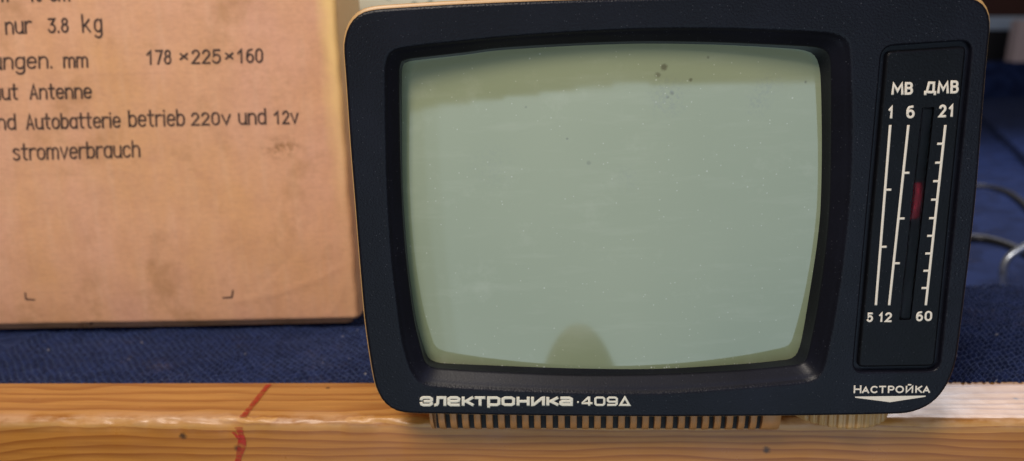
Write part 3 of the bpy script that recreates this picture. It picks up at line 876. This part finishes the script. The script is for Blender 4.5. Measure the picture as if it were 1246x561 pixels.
# panel recess outline
PAN = [(1073, 75), (1074.5, 63), (1081, 56.5), (1130, 53), (1168, 50), (1179, 52.5), (1183.2, 62), (1182.5, 75), (1165, 250), (1152, 380), (1146, 430), (1142.5, 445), (1132, 451),
       (1090, 452.3), (1052, 452.8), (1042, 449.5), (1038.8, 438), (1042, 400), (1055, 260)]
def rrect3(c, rad, n=7):
    """rounded quad through 4 plane corners (counter-clockwise)"""
    o_ = []; c = [np.array(q, float) for q in c]
    for i in range(4):
        p, a_, b_ = c[i], c[i - 1], c[(i + 1) % 4]
        da = (a_ - p) / np.linalg.norm(a_ - p); db = (b_ - p) / np.linalg.norm(b_ - p)
        for k in range(n):
            s = k / (n - 1); p0 = p + da * rad; p1 = p + db * rad
            o_.append((1 - s) ** 2 * p0 + 2 * s * (1 - s) * p + s * s * p1)
    return np.array(o_)
pcs = [onY(u, v, 0)[[0, 2]] for u, v in ((1038.2, 453), (1143.3, 451.5), (1184, 49), (1073.6, 56.5))]
pan = rrect3(pcs, 4.2)


def fill_with_holes(mb, loops, Y):
    bm = bmesh.new(); edges = []
    for lp_ in loops:
        vs = [bm.verts.new((x, Y, z)) for x, z in lp_]
        edges += [bm.edges.new((vs[i], vs[(i + 1) % len(vs)])) for i in range(len(vs))]
    bmesh.ops.triangle_fill(bm, use_beauty=True, use_dissolve=False, edges=edges)
    bm.verts.index_update()
    mb.add([tuple(v.co) for v in bm.verts], [tuple(v.index for v in f.verts) for f in bm.faces], False)
    bm.free()


def ring(P, Y): return [(x, Y, z) for x, z in P]


mb = MB()
ou1 = offset2(out, -1.1)
lo = offset2(lip, 0.7); po = offset2(pan, 0.7)
fill_with_holes(mb, [ou1, lo, po], 0.0)
mb.loft([ring(ou1, 0.0), ring(offset2(out, -0.45), 0.16), ring(offset2(out, -0.12), 0.5), ring(out, 1.1), ring(out, 4.0)])
mixr = lambda s: lip * (1 - s) + opn * s
mb.loft([ring(lo, 0.0), ring(offset2(lip, 0.25), 0.10), ring(mixr(0.04), 0.36), ring(mixr(0.14), 1.05)] + [ring(mixr(s), OY * s + 0.12 * (1 - s)) for s in (0.3, 0.5, 0.7, 0.88, 0.97)] + [ring(opn, OY + 0.25)])
op2 = ring(opn, OY + 0.25)
mb.loft([op2, [tuple(np.array(a) * .8 + np.array(b) * .2 + np.array([0, .5, 0])) for a, b in zip(op2, wall)], wall])
mb.loft([ring(po, 0.0), ring(offset2(pan, 0.25), 0.2), ring(pan, 0.6), ring(pan, 2.2)])
mb.loft([ring(pan, 2.2), ring(pan * 0.5 + pan.mean(0) * 0.5, 2.2)], smooth=False)
bezel = mb.build('front_bezel', M['bezel'], tv)

# screen faceplate
mb = MB(); rings = []
x0, x1 = min(p[0] for p in wall) - 4, max(p[0] for p in wall) + 4; zz0, zz1 = min(p[2] for p in wall) - 4, max(p[2] for p in wall) + 4
for x in np.linspace(x0, x1, 70):
    rings.append([(x, scr_y(x, z), z) for z in np.linspace(zz0, zz1, 56)])
mb.loft(rings, closed=False)
screen = mb.build('screen', M['screen'], tv)

# dial panel: raised plate in the recess with a long slot
pq = offset2(pan, -1.75)
slot = np.array([onY(u, v, 0)[[0, 2]] for u, v in ((1094.6, 389.5), (1108.6, 389), (1137.2, 130.5), (1122.6, 131.5))])
slot = rrect3(slot, 0.5, 4)
mb = MB()
fill_with_holes(mb, [offset2(pq, -0.9), offset2(slot, 0.12)], 0.25)
mb.loft([ring(offset2(pq, -0.9), 0.25), ring(offset2(pq, -0.4), 0.42), ring(offset2(pq, -0.1), 0.8), ring(pq, 1.3), ring(pq, 2.4)])
mb.loft([ring(offset2(slot, 0.12), 0.25), ring(slot, 0.4), ring(slot, 2.6)])
mb.loft([ring(slot, 2.6), ring(slot * .3 + slot.mean(0) * .7, 2.6)], smooth=False)
mb.add(ring(slot * .3 + slot.mean(0) * .7, 2.6), [tuple(range(len(slot)))], False)
dial = mb.build('dial_panel', M['panel'], tv)
mb = MB()
pc = [onY(u, v, 1.7)[[0, 2]] for u, v in ((1110.3, 262), (1120.8, 262), (1125, 228), (1114.5, 228))]
pc = [np.array(q) for q in pc]; rows = []
for k in range(15):
    q = k / 14; a_ = pc[0] + (pc[3] - pc[0]) * (q * 1.3 - .15); b_ = pc[1] + (pc[2] - pc[1]) * (q * 1.3 - .15)
    dp = 2.55 - 1.05 * math.sin(math.pi * q) ** 0.7
    rows.append([(a_[0], 2.58, a_[1]), (a_[0] * .93 + b_[0] * .07, dp, a_[1]), (a_[0] * .07 + b_[0] * .93, dp, b_[1]), (b_[0], 2.58, b_[1])])
mb.loft(rows, closed=False)
mb.build('tuning_pointer', M['red'], dial)
mb = MB(); si = offset2(slot, -0.12)
mb.add(ring(offset2(si, -.45), 0.1), [tuple(range(len(si)))], False); mb.loft([ring(offset2(si, -.45), 0.1), ring(offset2(si, -.15), 0.2), ring(si, 0.5), ring(si, 1.1)])
mb.add(ring(si, 1.1), [tuple(range(len(si)))], False)
mb.build('dial_window', M['clear'], dial)

AX, AZ, AN = np.array([1., 0, 0]), np.array([0, 0, 1.]), np.array([0, -1., 0])
bp = Board(lambda u, v: onY(u, v, 0.25), np.array([0, 0.25, 0.]), AX, AZ, AN, 0.10)
hl = 0.44
def line(u0, v0, u1, v1, hw=0.46):
    a_, b_ = bp.p2(u0, v0), bp.p2(u1, v1); stroke(bp.mb, [a_, b_], hw, bp.base, bp.ax, bp.ay, bp.an, bp.h)
l1 = lambda v: 1083.2 + (1065.8 - 1083.2) * (v - 153) / (371 - 153)
l2 = lambda v: 1105.3 + (1082.0 - 1105.3) * (v - 153) / (371 - 153)
l3 = lambda v: 1150.3 + (1126.6 - 1150.3) * (v - 153) / (371 - 153)
for f_ in (l1, l2, l3): line(f_(153.5), 153.5, f_(370.5), 370.5)
for v in (231, 300.5): line(l1(v) + 1, v, l1(v) + 6.5, v - .1, .42)
for v in (210.5, 266, 320.5): line(l2(v) + 1, v, l2(v) + 6.5, v - .1, .42)
for v in (175, 198, 220.5, 243, 265.5, 287, 308.5, 329.5, 350.5): line(l3(v) - 1, v, l3(v) - 6.5, v + .1, .42)
bp.done('scale_lines', M['print'], dial)
bp = Board(lambda u, v: onY(u, v, 0.25), np.array([0, 0.25, 0.]), AX, AZ, AN, 0.10)
def write(nm, hw, *gl):
    bp.mb = MB()
    for ch, x0_, x1_, yt, yb, sl in gl: bp.caps(ch, x0_, x1_, yt, yb, hw, sl)
    bp.done(nm, M['print'], dial)


write('band_name', hl, ('M', 1084.6, 1099.8, 100.6, 115.8, .4), ('B', 1100.6, 1111.4, 100.0, 115.4, .6))
write('band_name', hl, ('D', 1124.8, 1139.4, 99.0, 114.0, .6), ('M', 1140.4, 1155.0, 99.0, 114.2, .4), ('B', 1156.2, 1167.0, 98.0, 113.8, .6))
write('scale_number', hl, ('1', 1080.5, 1088.5, 129.0, 144.6, .8))
write('scale_number', hl, ('6', 1102.6, 1113.4, 128.4, 144.2, .6))
write('scale_number', hl, ('2', 1142.0, 1152.0, 127.3, 142.9, .6), ('1', 1154.0, 1162.2, 127.0, 142.6, .8))
write('scale_number',   .39, ('5', 1054.6, 1062.8, 380.3, 392.2, .6))
write('scale_number',   .39, ('1', 1069.2, 1075.8, 380.0, 392.2, .6), ('2', 1076.4, 1085.8, 380.0, 392.2, .6))
write('scale_number',   .39, ('6', 1114.4, 1123.6, 378.7, 391.2, .6), ('0', 1124.8, 1134.6, 378.3, 391.0, .6))
bp = Board(lambda u, v: onY(u, v, 0.0), np.array([0, 0.0, 0.]), AX, AZ, AN, 0.10)
C = bp.caps
xs_ = [(1038.6, 1048.4, 'H', 0), (1048.6, 1058.0, 'A', 2), (1059.0, 1068.4, 'C', 1), (1069.2, 1078.6, 'T', 1), (1080.2, 1088.6, 'P', 1), (1089.4, 1100.2, 'O', 1), (1101.8, 1111.4, 'J', 1), (1113.6, 1122.4, 'K', 1), (1122.6, 1132.0, 'A', 2)]
for a_, b_, ch, dy in xs_: C(ch, a_, b_, 468.6 + dy - (a_ - 1038) * .006, 478.9 - (a_ - 1038) * .006, .31, .3)
bp.done('tuning_lettering', M['print'], bezel)
mb = MB()
tri = [(1040.3, 482.6), (1126.6, 481.4), (1126.0, 482.8), (1083, 489.4), (1040.8, 484.0)]
tp = [onY(u, v, -0.09) for u, v in tri]; tb = [onY(u, v, 0.05) for u, v in tri]
mb.add(tp, [tuple(range(5))], False); mb.loft([tp, tb], smooth=False)
mb.build('tuning_arrow', M['print'], bezel)
bp = Board(lambda u, v: onY(u, v, 0.0), np.array([0, 0.0, 0.]), AX, AZ, AN, 0.10)
br_ = [('э', 510.6, 527.2), ('л', 527.8, 543.4), ('е', 544.0, 560.4), ('к', 561.6, 577.2), ('т', 577.0, 591.4), ('р', 592.6, 609.2), ('о', 610.0, 627.0), ('н', 628.4, 644.8), ('и', 646.0, 663.4), ('к', 664.6, 680.4), ('а', 680.4, 697.4)]
for ch, a_, b_ in br_: bp.caps(ch, a_, b_, 481.8 + (a_ - 510) * .003, 494.9 - (a_ - 510) * .003, .62, 0, L)
bp.caps('·', 700.4, 706.4, 486, 492.6, .38, 0, L)
for ch, a_, b_ in (('4', 707.6, 721.4), ('0', 723.0, 736.8), ('9', 738.2, 752.0), ('д', 753.4, 767.2)): bp.caps(ch, a_, b_, 482.4, 494.3, .45, 0, L)
bp.done('brand_lettering', M['logo'], bezel)

# cabinet shell behind the bezel, a hair larger than it
cz = out.mean(0)
def shell(d, k): return offset2(out, d) * np.array([k, k]) + cz * (1 - k)
up = np.array([max(0, (z - 120) / 35) for x, z in out])
def sh(d, k, Y):
    P_ = shell(d, k); P_ = P_ + np.stack([0 * up, up * 0.8 * (1 if d > 0 else 0)], 1)
    return ring(P_, Y)
mb = MB()
mb.loft([sh(-0.6, 1, 1.3), sh(0.3, 1, 1.25), sh(0.5, 1, 1.7), sh(0.5, 1, 4), sh(0.6, .995, 30), sh(0.4, .985, 90), sh(0, .95, 135), sh(-2, .86, 166), sh(-6, .82, 171)])
mb.add(sh(-6, .82, 171), [tuple(range(len(out)))], False)
mb.build('cabinet', M['cream'], tv)

# vented base: slats between a rail and the rounded bottom
VY = 4.2
x_of = lambda u: onY(u, 515, VY)[0]
xl, xr = x_of(522), x_of(951)
slp = [(VY, 3.0), (VY, -3.0), (VY + .15, -7.0), (VY + .9, -9.6), (VY + 2.4, -11.3), (VY + 4.6, ZB), (VY + 12, ZB)]
mb = MB()
edges = [529.4 + 14.65 * k for k in range(28)]
pos = [xl] + [v for e in edges for v in (x_of(e - 3.4), x_of(e + 3.4))] + [xr]
for k in range(0, len(pos), 2):
    a_, b_ = pos[k], pos[k + 1]
    def bend(x):                                          # the outer slats lean with the rounded ends
        return 0.9 * math.exp(-(x - xl) / 8) - 0.9 * math.exp(-(xr - x) / 8)
    L1 = []; 
    for x in (a_, a_ + .15, b_ - .15, b_):
        dy = 0.15 if x in (a_, b_) else 0
        L1.append([(x + bend(x) * max(0, (-z - 1) / 11) ** 1.5, y + dy, z) for y, z in slp])
    mb.loft(L1, closed=False)
    for x in (a_, b_):
        q = [(x + bend(x) * max(0, (-z - 1) / 11) ** 1.5, y + .15, z) for y, z in slp]
        mb.loft([q, [(X, Y + 2.5, Z) for X, Y, Z in q]], closed=False, smooth=False)
mb.box(xl, xr, VY - .25, VY + 3, -1.6, 3.0)
# left end, right end and the plain underside carry on round the back
mb.box(xl - .1, xl + 2.4, VY + 4, 120, ZB + .1, 3.0); mb.box(xr - 2.4, xr + .1, VY + 3, 120, ZB + .1, 3.0)
mb.box(xl, xr, VY + 12, 120, ZB, ZB + 2)
base = mb.build('vent_base', M['tan'], tv)
mb = MB(); mb.box(xl + 2.6, xr - 2.6, VY + 3.4, VY + 6, -11.4, 2.8)
mb.build('vent_cavity', M['void'], base)

# knurled tuning wheel on a vertical axle under the right-hand corner
WC = onY(1013, 512, 26.0); wr = 20.8
mb = MB(); rings = []
ang = []
rib = [-92, -84, -76, -68] + []
na = 480
def wrad(a):
    d = math.degrees(a)
    if -142 < d < -42:
        ph = ((d + 142) % 10.0) / 10.0
        return -1.5 * max(0, min(1, (0.40 - abs(ph - .5)) * 12 - 1.6))
    return 0
zt = [(-13.5, -11.0), (-1.2, -10.9), (-.3, -10.4), (0, -9.4), (0, -6), (0, -1), (-.4, 3)]
for dr, z in zt:
    r = []
    for k in range(na):
        a = -math.pi + 2 * math.pi * k / na
        g = wrad(a) * (1 if -9.8 < z else 0.6) if dr > -5 else 0
        r.append((WC[0] + (wr + dr + g) * math.cos(a), 26 + (wr + dr + g) * math.sin(a), z))
    rings.append(r)
mb.loft(rings); mb.add(rings[0], [tuple(range(na))], False)
mb.build('tuning_wheel', M['cream'], tv)

# added grey form, never in frame: gives the rounded silhouette mirrored low in the screen
mb = MB(); rings = []
for k in range(25):
    a = math.pi * k / 24
    z = -521 + 300 * math.cos(a)
    w_ = math.sin(a) ** 0.8
    rings.append([(-38 - 0.12 * (z + 221) * 0 + (104 + 6 * math.sin(3 * b)) * w_ * (1 - 0.30 * (z + 521) / 300) * math.cos(b), -455 + 75 * w_ * math.sin(b), z) for b in np.linspace(0, 2 * math.pi, 40, endpoint=False)])
mb.loft(rings)
tag(mb.build('mirrored_form', M['mirrored_form']), 'added grey form in front of the beam, unseen except mirrored low in the television screen', 'mirrored_form')
